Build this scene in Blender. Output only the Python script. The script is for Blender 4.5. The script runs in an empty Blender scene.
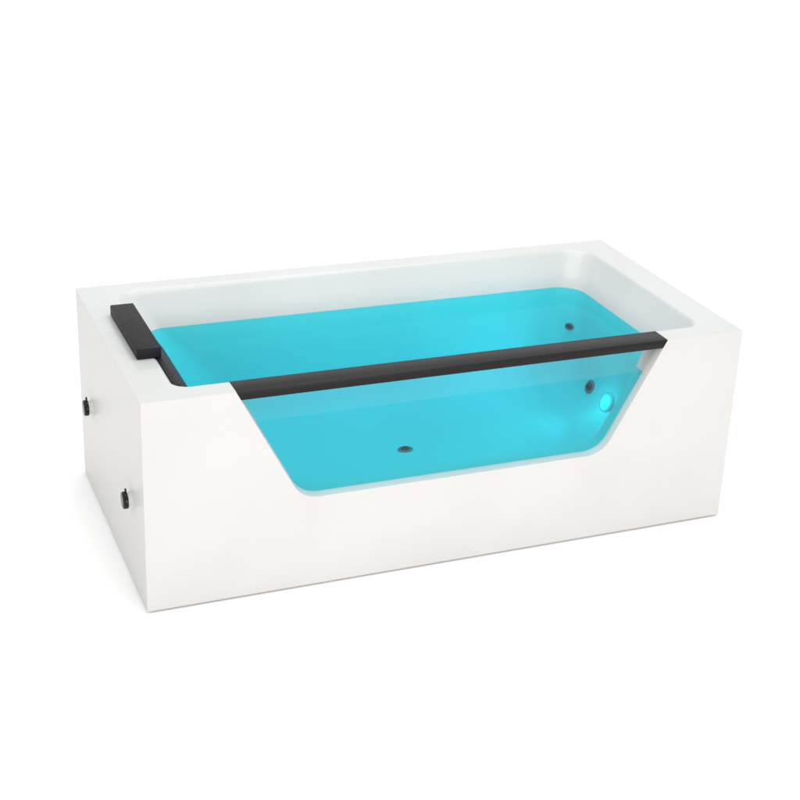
import bpy, bmesh, math
from mathutils import Vector, Matrix

# ------------------------------------------------------------------ camera, world, lights, exposure
scene = bpy.context.scene
COL = scene.collection

cam_data = bpy.data.cameras.new('camera')
cam = bpy.data.objects.new('camera', cam_data)
COL.objects.link(cam)
cam.location = (-0.68564, -3.28206, 2.11256)
cam.rotation_euler = (1.154840, -0.041539, -0.385553)
cam_data.sensor_fit = 'HORIZONTAL'
cam_data.sensor_width = 36.0
cam_data.lens = 36.0 * 1.893359
cam_data.shift_x = -0.02113
cam_data.shift_y = -0.01482
cam_data.clip_start = 0.05
cam_data.clip_end = 400.0
scene.camera = cam

world = bpy.data.worlds.new('World')
scene.world = world
world.use_nodes = True
bg = world.node_tree.nodes['Background']
bg.inputs['Color'].default_value = (1.0, 1.0, 1.0, 1)
bg.inputs['Strength'].default_value = 1.10

scene.view_settings.view_transform = 'Standard'
scene.view_settings.look = 'None'
scene.view_settings.exposure = 0.0
scene.view_settings.gamma = 1.0
scene.cycles.use_denoising = True
scene.cycles.max_bounces = 14
scene.cycles.diffuse_bounces = 8
scene.cycles.glossy_bounces = 5
scene.cycles.transmission_bounces = 8
scene.cycles.transparent_max_bounces = 24
scene.cycles.sample_clamp_indirect = 6.0
scene.cycles.caustics_reflective = False
scene.cycles.caustics_refractive = False


def area(name, loc, target, sx, sy, power, color=(1, 1, 1)):
    l = bpy.data.lights.new(name, 'AREA')
    l.shape = 'RECTANGLE'
    l.size = sx
    l.size_y = sy
    l.energy = power
    l.color = color
    o = bpy.data.objects.new(name, l)
    COL.objects.link(o)
    o.location = loc
    d = Vector(target) - Vector(loc)
    o.rotation_euler = d.to_track_quat('-Z', 'Y').to_euler()
    return o


# studio softboxes: one broad overhead, one large from the front right
area('overhead_softbox', (1.0, 0.5, 3.6), (0.9, 0.4, 0.4), 2.4, 2.6, 64, (1.0, 0.99, 0.975))
area('front_softbox', (0.5, -3.7, 0.75), (0.85, 0.0, 0.3), 3.0, 1.3, 66, (1.0, 0.935, 0.87))
area('strip_softbox', (-1.35, -1.05, 2.0), (1.5, 0.7, 0.55), 0.022, 0.8, 1.5)
area('thin_strip_softbox', (-1.75, -0.55, 2.0), (1.5, 0.7, 0.55), 0.015, 0.35, 0.9)


# ------------------------------------------------------------------ materials
def new_mat(name):
    m = bpy.data.materials.new(name)
    m.use_nodes = True
    nt = m.node_tree
    return m, nt, nt.nodes['Principled BSDF']


def acrylic(name, base, rough, coat=0.0, var=0.012):
    m, nt, p = new_mat(name)
    tc = nt.nodes.new('ShaderNodeTexCoord')
    n = nt.nodes.new('ShaderNodeTexNoise')
    n.inputs['Scale'].default_value = 3.0
    n.inputs['Detail'].default_value = 3.0
    r = nt.nodes.new('ShaderNodeValToRGB')
    r.color_ramp.elements[0].position = 0.35
    r.color_ramp.elements[1].position = 0.65
    r.color_ramp.elements[0].color = (base[0] - var, base[1] - var, base[2] - var * 1.2, 1)
    r.color_ramp.elements[1].color = (base[0] + var, base[1] + var, base[2] + var, 1)
    nt.links.new(tc.outputs['Object'], n.inputs['Vector'])
    nt.links.new(n.outputs['Fac'], r.inputs['Fac'])
    nt.links.new(r.outputs['Color'], p.inputs['Base Color'])
    mr = nt.nodes.new('ShaderNodeMapRange')
    mr.inputs['To Min'].default_value = rough * 0.85
    mr.inputs['To Max'].default_value = rough * 1.2
    nt.links.new(n.outputs['Fac'], mr.inputs['Value'])
    nt.links.new(mr.outputs['Result'], p.inputs['Roughness'])
    p.inputs['IOR'].default_value = 1.48
    p.inputs['Coat Weight'].default_value = coat
    p.inputs['Coat Roughness'].default_value = 0.03
    return m


def brushed(name, base, rough, scale=220.0, bump=0.02, metallic=0.0):
    m, nt, p = new_mat(name)
    tc = nt.nodes.new('ShaderNodeTexCoord')
    n = nt.nodes.new('ShaderNodeTexNoise')
    n.inputs['Scale'].default_value = scale
    n.inputs['Detail'].default_value = 4.0
    nt.links.new(tc.outputs['Object'], n.inputs['Vector'])
    r = nt.nodes.new('ShaderNodeMapRange')
    r.inputs['To Min'].default_value = rough * 0.8
    r.inputs['To Max'].default_value = rough * 1.25
    nt.links.new(n.outputs['Fac'], r.inputs['Value'])
    nt.links.new(r.outputs['Result'], p.inputs['Roughness'])
    b = nt.nodes.new('ShaderNodeBump')
    b.inputs['Strength'].default_value = bump
    b.inputs['Distance'].default_value = 0.001
    nt.links.new(n.outputs['Fac'], b.inputs['Height'])
    nt.links.new(b.outputs['Normal'], p.inputs['Normal'])
    c = nt.nodes.new('ShaderNodeMix')
    c.data_type = 'RGBA'
    c.inputs['A'].default_value = (base[0] * 0.88, base[1] * 0.88, base[2] * 0.88, 1)
    c.inputs['B'].default_value = (base[0] * 1.12, base[1] * 1.12, base[2] * 1.12, 1)
    nt.links.new(n.outputs['Fac'], c.inputs['Factor'])
    nt.links.new(c.outputs['Result'], p.inputs['Base Color'])
    p.inputs['Metallic'].default_value = metallic
    if not metallic:
        p.inputs['Specular IOR Level'].default_value = 0.22
    return m


M_SKIRT = acrylic('white_acrylic_skirt', (0.540, 0.535, 0.532), 0.36)
M_BASIN = acrylic('white_acrylic_basin', (0.497, 0.509, 0.505), 0.35, coat=0.4)
M_BASIN.node_tree.nodes['Principled BSDF'].inputs['Specular IOR Level'].default_value = 0.12
# gloss coat works in air only: under water its index is matched and the shine is gone
_nt = M_BASIN.node_tree
_tc = _nt.nodes.new('ShaderNodeTexCoord')
_sx = _nt.nodes.new('ShaderNodeSeparateXYZ')
_mr = _nt.nodes.new('ShaderNodeMapRange')
_mr.inputs['From Min'].default_value = 0.4905
_mr.inputs['From Max'].default_value = 0.4915
_mr.inputs['To Min'].default_value = 0.0
_mr.inputs['To Max'].default_value = 0.4
_nt.links.new(_tc.outputs['Object'], _sx.inputs[0])
_nt.links.new(_sx.outputs['Z'], _mr.inputs['Value'])
_nt.links.new(_mr.outputs['Result'], _nt.nodes['Principled BSDF'].inputs['Coat Weight'])
M_FLOOR = acrylic('white_studio_floor', (0.945, 0.945, 0.945), 0.75, var=0.001)
M_BAR = brushed('black_bar', (0.005, 0.0045, 0.0047), 0.44)
M_PILLOW = brushed('charcoal_foam', (0.008, 0.0075, 0.0095), 0.55, scale=90, bump=0.05)
M_BLACK = brushed('black_plastic', (0.007, 0.007, 0.008), 0.22)
M_PLINTH = brushed('grey_plinth', (0.25, 0.25, 0.25), 0.6)
M_CHROME = brushed('satin_chrome', (0.20, 0.22, 0.23), 0.25, metallic=1.0)
M_COLLAR = acrylic('collar_plastic', (0.62, 0.62, 0.62), 0.35)


def thin_clear(name, tint, ior, rough=0.0, bump=None):
    m = bpy.data.materials.new(name)
    m.use_nodes = True
    nt = m.node_tree
    nt.nodes.clear()
    out = nt.nodes.new('ShaderNodeOutputMaterial')
    mix = nt.nodes.new('ShaderNodeMixShader')
    tr = nt.nodes.new('ShaderNodeBsdfTransparent')
    tr.inputs['Color'].default_value = (*tint, 1)
    gl = nt.nodes.new('ShaderNodeBsdfGlossy')
    gl.inputs['Roughness'].default_value = rough
    gl.inputs['Color'].default_value = (1, 1, 1, 1)
    lw = nt.nodes.new('ShaderNodeFresnel')
    lw.inputs['IOR'].default_value = ior
    geo = nt.nodes.new('ShaderNodeNewGeometry')
    inv = nt.nodes.new('ShaderNodeMath')          # reflect on the outward side only
    inv.operation = 'SUBTRACT'
    inv.inputs[0].default_value = 1.0
    nt.links.new(geo.outputs['Backfacing'], inv.inputs[1])
    mul = nt.nodes.new('ShaderNodeMath')
    mul.operation = 'MULTIPLY'
    nt.links.new(lw.outputs['Fac'], mul.inputs[0])
    nt.links.new(inv.outputs[0], mul.inputs[1])
    nt.links.new(mul.outputs[0], mix.inputs['Fac'])
    nt.links.new(tr.outputs[0], mix.inputs[1])
    nt.links.new(gl.outputs[0], mix.inputs[2])
    nt.links.new(mix.outputs[0], out.inputs['Surface'])
    if bump:
        tc = nt.nodes.new('ShaderNodeTexCoord')
        n = nt.nodes.new('ShaderNodeTexNoise')
        n.inputs['Scale'].default_value = bump[0]
        n.inputs['Detail'].default_value = 2.0
        b = nt.nodes.new('ShaderNodeBump')
        b.inputs['Strength'].default_value = bump[1]
        b.inputs['Distance'].default_value = 0.01
        nt.links.new(tc.outputs['Object'], n.inputs['Vector'])
        nt.links.new(n.outputs['Fac'], b.inputs['Height'])
        nt.links.new(b.outputs['Normal'], gl.inputs['Normal'])
    return m, nt, out


M_GLASS, _, _ = thin_clear('clear_glass', (0.985, 0.995, 0.99), 1.45)
M_WATER, wnt, wout = thin_clear('cyan_water', (0.285, 0.925, 1.0), 1.135, 0.02, (5.0, 0.10))
va = wnt.nodes.new('ShaderNodeVolumeAbsorption')
va.inputs['Color'].default_value = (0.0, 0.985, 0.998, 1)
va.inputs['Density'].default_value = 8.0
wnt.links.new(va.outputs[0], wout.inputs['Volume'])


def emissive(name, color, strength):
    m = bpy.data.materials.new(name)
    m.use_nodes = True
    p = m.node_tree.nodes['Principled BSDF']
    p.inputs['Base Color'].default_value = (0.35, 0.6, 0.65, 1)
    p.inputs['Emission Color'].default_value = (*color, 1)
    p.inputs['Emission Strength'].default_value = strength
    return m


M_LENS = emissive('lit_cyan_lens', (0.20, 0.88, 0.95), 0.38)
M_RING = brushed('grey_lamp_ring', (0.40, 0.44, 0.45), 0.35)


# ------------------------------------------------------------------ helpers
def link(name, me, mat=None, parent=None, smooth=None, flat_area=None):
    o = bpy.data.objects.new(name, me)
    COL.objects.link(o)
    if mat:
        me.materials.clear()
        me.materials.append(mat)
    if parent:
        o.parent = parent
    if smooth is not None:
        for p in me.polygons:
            p.use_smooth = True
        me.set_sharp_from_angle(angle=math.radians(smooth))
        if flat_area:
            for p in me.polygons:
                if p.area > flat_area and max(abs(c) for c in p.normal) > 0.9999:
                    p.use_smooth = False
    return o


def mesh_from(bm, name='m'):
    bmesh.ops.recalc_face_normals(bm, faces=bm.faces)
    me = bpy.data.meshes.new(name)
    bm.to_mesh(me)
    bm.free()
    return me


def evaluated(o, name):
    dg = bpy.context.evaluated_depsgraph_get()
    dg.update()
    return bpy.data.meshes.new_from_object(o.evaluated_get(dg), depsgraph=dg)


def prism_xz(outline, y0, y1, back=None):
    """solid whose outline lies in x-z, from depth y0 to y1 (a second outline tapers it)"""
    bm = bmesh.new()
    a = [bm.verts.new((x, y0, z)) for x, z in outline]
    b = [bm.verts.new((x, y1, z)) for x, z in (back or outline)]
    n = len(a)
    bm.faces.new(a)
    bm.faces.new(list(reversed(b)))
    for i in range(n):
        j = (i + 1) % n
        bm.faces.new((a[i], b[i], b[j], a[j]))
    return bm


def box_bm(x0, x1, y0, y1, z0, z1):
    bm = prism_xz([(x0, z0), (x1, z0), (x1, z1), (x0, z1)], y0, y1)
    return bm


def bevel_bm(bm, w, seg=3):
    bmesh.ops.recalc_face_normals(bm, faces=bm.faces)
    bmesh.ops.bevel(bm, geom=[e for e in bm.edges if e.calc_face_angle(0) > 0.5], offset=w,
                    segments=seg, affect='EDGES', profile=0.5)
    return bm


def rounded_rect(x0, x1, y0, y1, radii, seg=12):
    """radii: front-left, front-right, back-right, back-left; anticlockwise from front-left"""
    fl, fr, br, bl = radii
    pts = []
    for cx, cy, r, a0 in ((x0 + fl, y0 + fl, fl, 180), (x1 - fr, y0 + fr, fr, 270),
                          (x1 - br, y1 - br, br, 0), (x0 + bl, y1 - bl, bl, 90)):
        for k in range(seg + 1):
            a = math.radians(a0 + 90 * k / seg)
            pts.append((cx + r * math.cos(a), cy + r * math.sin(a)))
    return pts


def loft(rings):
    bm = bmesh.new()
    vr = [[bm.verts.new((x, y, z)) for x, y in pts] for z, pts in rings]
    for a, b in zip(vr, vr[1:]):
        n = len(a)
        for i in range(n):
            j = (i + 1) % n
            bm.faces.new((a[i], a[j], b[j], b[i]))
    bm.faces.new(vr[0])
    bm.faces.new(list(reversed(vr[-1])))
    return bm


def boolean(o, cutter, op='DIFFERENCE'):
    m = o.modifiers.new('b', 'BOOLEAN')
    m.operation = op
    m.solver = 'EXACT'
    m.object = cutter


def smoothstep(t):
    t = max(0.0, min(1.0, t))
    return t * t * (3 - 2 * t)


# ------------------------------------------------------------------ dimensions (metres)
L, W, H = 1.70, 0.8328, 0.5874
ZW = 0.491                                     # water level

# basin profile: z, left x, right x, front y, back y, corner radii
PROFILE = [
    (0.640, 0.092, 1.6135, 0.0650, 0.7840, (.050, .055, .090, .060)),
    (H,     0.092, 1.6135, 0.0650, 0.7840, (.050, .055, .090, .060)),
    (0.5864, 0.0965, 1.6105, 0.0675, 0.7800, (.048, .055, .088, .060)),
    (0.5835, 0.1005, 1.6075, 0.0695, 0.7755, (.046, .054, .087, .059)),
    (0.5780, 0.1060, 1.6040, 0.0715, 0.7695, (.046, .054, .087, .058)),
    (0.5700, 0.1125, 1.6000, 0.0715, 0.7640, (.046, .054, .087, .058)),
    (0.5300, 0.1420, 1.5710, 0.0640, 0.7320, (.050, .056, .078, .048)),
    (0.4910, 0.1700, 1.5430, 0.0590, 0.7020, (.052, .060, .080, .050)),
    (0.4000, 0.2350, 1.5280, 0.0570, 0.6880, (.065, .070, .100, .085)),
    (0.3000, 0.3050, 1.5150, 0.0570, 0.6720, (.080, .080, .110, .100)),
    (0.2600, 0.3350, 1.5070, 0.0590, 0.6620, (.090, .085, .115, .105)),
    (0.2300, 0.3620, 1.4940, 0.0680, 0.6480, (.095, .090, .120, .110)),
    (0.2080, 0.3900, 1.4760, 0.0820, 0.6290, (.100, .095, .125, .115)),
    (0.1920, 0.4220, 1.4520, 0.1020, 0.6050, (.105, .100, .125, .115)),
    (0.1800, 0.4650, 1.4180, 0.1350, 0.5730, (.105, .100, .120, .115)),
    (0.1730, 0.5150, 1.3780, 0.1650, 0.5380, (.100, .095, .110, .105)),
    (0.1700, 0.5700, 1.3300, 0.2000, 0.5000, (.090, .085, .095, .090)),
]


def basin_rings(grow=0.0, top=None):
    out = []
    for z, x0, x1, y0, y1, r in PROFILE:
        zz = z
        if z < 0.25:
            zz = z - grow
        out.append((zz, rounded_rect(x0 - grow, x1 + grow, y0 - grow, y1 + grow,
                                     [q + grow for q in r], 14)))
    return out


def window_outline(inset, top=0.70):
    """trapezoid opening with rounded lower corners, in x-z"""
    zb = 0.2645 + inset
    s = 0.535
    xl = lambda z: 0.2370 + (H - z) * s + inset
    xr = lambda z: 1.4580 - (H - z) * s - inset
    pts = [(xr(top), top), (xl(top), top)]
    for side, fx in ((0, xl), (1, xr)):
        d = Vector((s, -1)).normalized() if side == 0 else Vector((-s, -1)).normalized()
        c = Vector((fx(zb), zb))
        e = Vector((1, 0)) if side == 0 else Vector((-1, 0))
        t = 0.050
        p0 = c - d * t
        p2 = c + e * t
        arc = []
        for k in range(13):
            u = k / 12
            q = p0 * (1 - u) ** 2 + c * (2 * u * (1 - u)) + p2 * u * u
            arc.append((q.x, q.y))
        pts += arc if side == 0 else arc[::-1]
    return pts


# ------------------------------------------------------------------ setting
bm = bmesh.new()
bmesh.ops.create_grid(bm, x_segments=2, y_segments=2, size=60)
floor = link('floor', mesh_from(bm, 'floor'), M_FLOOR)
floor['kind'] = 'structure'

# ------------------------------------------------------------------ the bathtub
tub = bpy.data.objects.new('bathtub', None)
COL.objects.link(tub)
tub.empty_display_size = 0.2
tub['label'] = 'white rectangular bathtub with clear front window under a black bar'
tub['category'] = 'bathtub'

shell = link('tmp_shell', mesh_from(box_bm(0, L, 0, W, 0.005, H)))
cut1 = link('tmp_cut', mesh_from(loft(basin_rings())))
cut2 = link('tmp_cut', mesh_from(prism_xz(window_outline(-0.0024), -0.010, 0.021, window_outline(0.0050))))
cut3 = link('tmp_cut', mesh_from(prism_xz(window_outline(0.0050), 0.0205, 0.16)))
cut4 = link('tmp_cut', mesh_from(box_bm(0.02, L - 0.02, 0.02, W - 0.02, -0.02, 0.11)))
for c in (cut1, cut2, cut3, cut4):
    boolean(shell, c)
bv = shell.modifiers.new('bv', 'BEVEL')
bv.width = 0.0032
bv.segments = 3
bv.limit_method = 'ANGLE'
bv.angle_limit = math.radians(40)
full = evaluated(shell, 'full')


def split_mesh(src, keep, name):
    b = bmesh.new()
    b.from_mesh(src)
    kill = [f for f in b.faces if not keep(f)]
    bmesh.ops.delete(b, geom=kill, context='FACES')
    me = bpy.data.meshes.new(name)
    b.to_mesh(me)
    b.free()
    return me


def is_skirt(f):
    c = f.calc_center_median()
    n = f.normal
    if c.z > H - 0.0016 and n.z > 0.5:
        return False
    outer = c.x < 0.0034 or c.x > L - 0.0034 or c.y < 0.0034 or c.y > W - 0.0034
    low = c.z < 0.12
    inwin = 0.2 < c.x < 1.5 and c.y < 0.0212
    return outer or low or inwin


skirt = link('skirt', split_mesh(full, is_skirt, 'skirt'), M_SKIRT, tub, smooth=32, flat_area=0.01)
basin = link('basin', split_mesh(full, lambda f: not is_skirt(f), 'basin'), M_BASIN, tub, smooth=32, flat_area=0.01)

# the water: basin space below the water line plus the thickness of the window opening
wat = link('tmp_water', mesh_from(loft(basin_rings(0.0015))))
wwin = link('tmp_cut', mesh_from(prism_xz(window_outline(0.0043), 0.0220, 0.13)))
wtop = link('tmp_cut', mesh_from(box_bm(-1, 3, -1, 2, ZW, 1.2)))
boolean(wat, wwin, 'UNION')
boolean(wat, wtop, 'DIFFERENCE')
wme = evaluated(wat, 'water')
for o in (shell, cut1, cut2, cut3, cut4, wat, wwin, wtop):
    me = o.data
    bpy.data.objects.remove(o)
    bpy.data.meshes.remove(me)
water = link('bath_water', wme, M_WATER)
water['label'] = 'still bright cyan water filling the white bathtub up to below its rim'
water['category'] = 'water'

# plinth the shell stands on
link('plinth', mesh_from(box_bm(0.035, L - 0.035, 0.035, W - 0.035, 0.0, 0.10)), M_PLINTH, tub)

# glass pane in the window
gp = prism_xz([(x, z) for x, z in window_outline(0.0046, 0.5630)], 0.0150, 0.0215)
link('glass_pane', mesh_from(gp), M_GLASS, tub)

# black bar capping the glass, its ends cut along the slant of the window
S = 0.535
zt, zb = H + 0.0004, 0.5640
xl = lambda z: 0.2372 + (H - z) * S
xr = lambda z: 1.4578 - (H - z) * S
bar = prism_xz([(xl(zb), zb), (xr(zb), zb), (xr(zt), zt), (xl(zt), zt)], -0.0006, 0.0690)
bevel_bm(bar, 0.0018, 2)
link('grab_bar', mesh_from(bar), M_BAR, tub, smooth=40)


def lathe(profile, seg=40):
    """profile of (radius, height) revolved round z; closed when radii start/end at 0"""
    bm = bmesh.new()
    rings = []
    for r, h in profile:
        if r < 1e-6:
            rings.append([bm.verts.new((0, 0, h))])
        else:
            rings.append([bm.verts.new((r * math.cos(2 * math.pi * k / seg),
                                        r * math.sin(2 * math.pi * k / seg), h)) for k in range(seg)])
    for a, b in zip(rings, rings[1:]):
        for i in range(seg):
            j = (i + 1) % seg
            if len(a) == 1 and len(b) == 1:
                continue
            if len(a) == 1:
                bm.faces.new((a[0], b[i], b[j]))
            elif len(b) == 1:
                bm.faces.new((a[i], a[j], b[0]))
            else:
                bm.faces.new((a[i], a[j], b[j], b[i]))
    return bm


def place(o, loc, normal):
    o.location = loc
    o.rotation_euler = Vector(normal).to_track_quat('Z', 'Y').to_euler()


def surface_hit(origin, direction):
    """point and normal of the basin wall met from a point inside the tub"""
    ok, loc, nor, _ = basin.ray_cast(Vector(origin), Vector(direction).normalized())
    if not ok:
        return Vector(origin), -Vector(direction)
    if nor.dot(Vector(direction)) > 0:
        nor = -nor
    return loc, nor


# water jets: satin ring with a black nozzle
ring_bm = lathe([(0.0, -0.002), (0.0245, -0.002), (0.0250, 0.001), (0.0235, 0.0045), (0.0185, 0.0060),
                 (0.0155, 0.0050), (0.0145, 0.0020), (0.0, 0.0015)])
ring_me = mesh_from(ring_bm, 'jet')
noz_bm = lathe([(0.0, 0.0010), (0.0140, 0.0012), (0.0140, 0.0060), (0.0110, 0.0105), (0.0065, 0.0115),
                (0.0055, 0.0060), (0.0, 0.0050)])
noz_me = mesh_from(noz_bm, 'nozzle')
JETS = [((0.90, 0.467, 0.2427), (1, 0, 0), (0.9, 0.9, 0.9)),         # end wall
        ((1.4595, 0.5950, 0.377), (1, 1, 0), (0.66, 0.46, 0.60)),   # back corner wall
        ((0.845, 0.365, 0.40), (0, 0, -1), (0.95, 0.72, 0.8))]        # floor
first = None
for org, d, sc in JETS:
    loc, nor = surface_hit(org, d)
    if first is None:
        j = link('jet', ring_me, M_CHROME, tub, smooth=50)
        n = link('nozzle', noz_me, M_BLACK, j, smooth=50)
        first = (j, n)
    else:
        j = first[0].copy()
        COL.objects.link(j)
        n = first[1].copy()
        COL.objects.link(n)
        n.parent = j
        j.parent = tub
    place(j, loc, nor)
    j.scale = sc

# underwater lamp on the end wall
loc, nor = surface_hit((0.90, 0.353, 0.2382), (1, 0, 0))
lamp = link('lamp', mesh_from(lathe([(0.0, -0.002), (0.0300, -0.002), (0.0305, 0.001), (0.0285, 0.005),
                                     (0.0235, 0.0065), (0.0215, 0.0045), (0.0, 0.004)])), M_RING, tub, smooth=50)
place(lamp, loc, nor)
lamp.scale = (1.12, 1.12, 1.0)
lens = link('lens', mesh_from(lathe([(0.0, 0.003), (0.0212, 0.003), (0.0205, 0.0070), (0.0150, 0.0090),
                                     (0.0, 0.0098)])), M_LENS, lamp, smooth=50)
ll = bpy.data.lights.new('lamp_light', 'AREA')
ll.shape = 'DISK'
ll.size = 0.05
ll.energy = 1.25
ll.spread = math.radians(140)
ll.color = (0.15, 0.86, 1.0)
lo = bpy.data.objects.new('lamp_light', ll)
COL.objects.link(lo)
lo.location = loc + nor * 0.013
lo.rotation_euler = (-(nor + Vector((0.0, 0.25, 0.30)))).to_track_quat('Z', 'Y').to_euler()

pl = bpy.data.lights.new('lamp_glow', 'POINT')
pl.shadow_soft_size = 0.018
pl.energy = 0.11
pl.color = (0.25, 0.92, 1.0)
po = bpy.data.objects.new('lamp_glow', pl)
COL.objects.link(po)
po.location = loc + nor * 0.045

# two black knobs on white collars on the end panel
knob_bm = lathe([(0.0, 0.0120), (0.0250, 0.0120), (0.0268, 0.0125), (0.0268, 0.0215), (0.0245, 0.0240),
                 (0.0150, 0.0245), (0.0, 0.0245)])
knob_me = mesh_from(knob_bm, 'knob')
col_me = mesh_from(lathe([(0.0, -0.001), (0.0270, -0.001), (0.0270, 0.0020), (0.0235, 0.0030), (0.0235, 0.0125),
                          (0.0, 0.0125)]), 'collar')
lev = prism_xz([(-0.0040, 0.0), (0.0040, 0.0), (0.0030, 0.0140), (-0.0030, 0.0140)], 0.0, 0.0045)
bevel_bm(lev, 0.0008, 2)
lev_me = mesh_from(lev, 'lever')
kfirst = None
KS = 0.85
for y, z in ((0.142, 0.258), (0.652, 0.293)):
    if kfirst is None:
        k = link('knob', knob_me, M_BLACK, tub, smooth=50)
        c = link('collar', col_me, M_COLLAR, k, smooth=50)
        v = link('lever', lev_me, M_BLACK, k, smooth=40)
        kfirst = (k, c, v)
    else:
        k = kfirst[0].copy()
        c = kfirst[1].copy()
        v = kfirst[2].copy()
        for q in (k, c, v):
            COL.objects.link(q)
        c.parent = k
        v.parent = k
        k.parent = tub
    # local z -> -x (outwards), local y -> up
    k.matrix_local = Matrix.Translation((0, y, z)) @ Matrix(((0, 0, -1, 0), (-1, 0, 0, 0), (0, 1, 0, 0), (0, 0, 0, 1))) @ Matrix.Diagonal((KS, KS, KS * 1.25, 1))
    v.matrix_local = Matrix.Translation((0.0, 0.0245, 0.0175)) @ Matrix(((1, 0, 0, 0), (0, 0, 1, 0), (0, -1, 0, 0), (0, 0, 0, 1)))

# ------------------------------------------------------------------ the headrest
head = bpy.data.objects.new('headrest', None)
COL.objects.link(head)
head.location = (0.083, 0.43, H)
head.empty_display_size = 0.05
head['label'] = 'charcoal headrest pad lying over the left rim of the white bathtub'
head['category'] = 'headrest'
hx, hy, hz = head.location
pad = box_bm(0.0510 - hx, 0.1150 - hx, 0.2650 - hy, 0.5960 - hy, 0.0006, 0.0300)
bevel_bm(pad, 0.0030, 3)
link('pad', mesh_from(pad), M_PILLOW, head, smooth=40)
# flap: follows the sloped end wall of the basin from the rim to the water
prof = [(0.1020, 0.5868), (0.1150, 0.5868), (0.1240, 0.5800), (0.1520, 0.5400), (0.1820, 0.4960), (0.1855, 0.4800),
        (0.1780, 0.4780), (0.1430, 0.5250), (0.1100, 0.5690)]
bm = prism_xz([(x - hx, z - hz) for x, z in prof], 0.088 - hy, 0.548 - hy)
bevel_bm(bm, 0.0015, 2)
link('flap', mesh_from(bm), M_PILLOW, head, smooth=40)
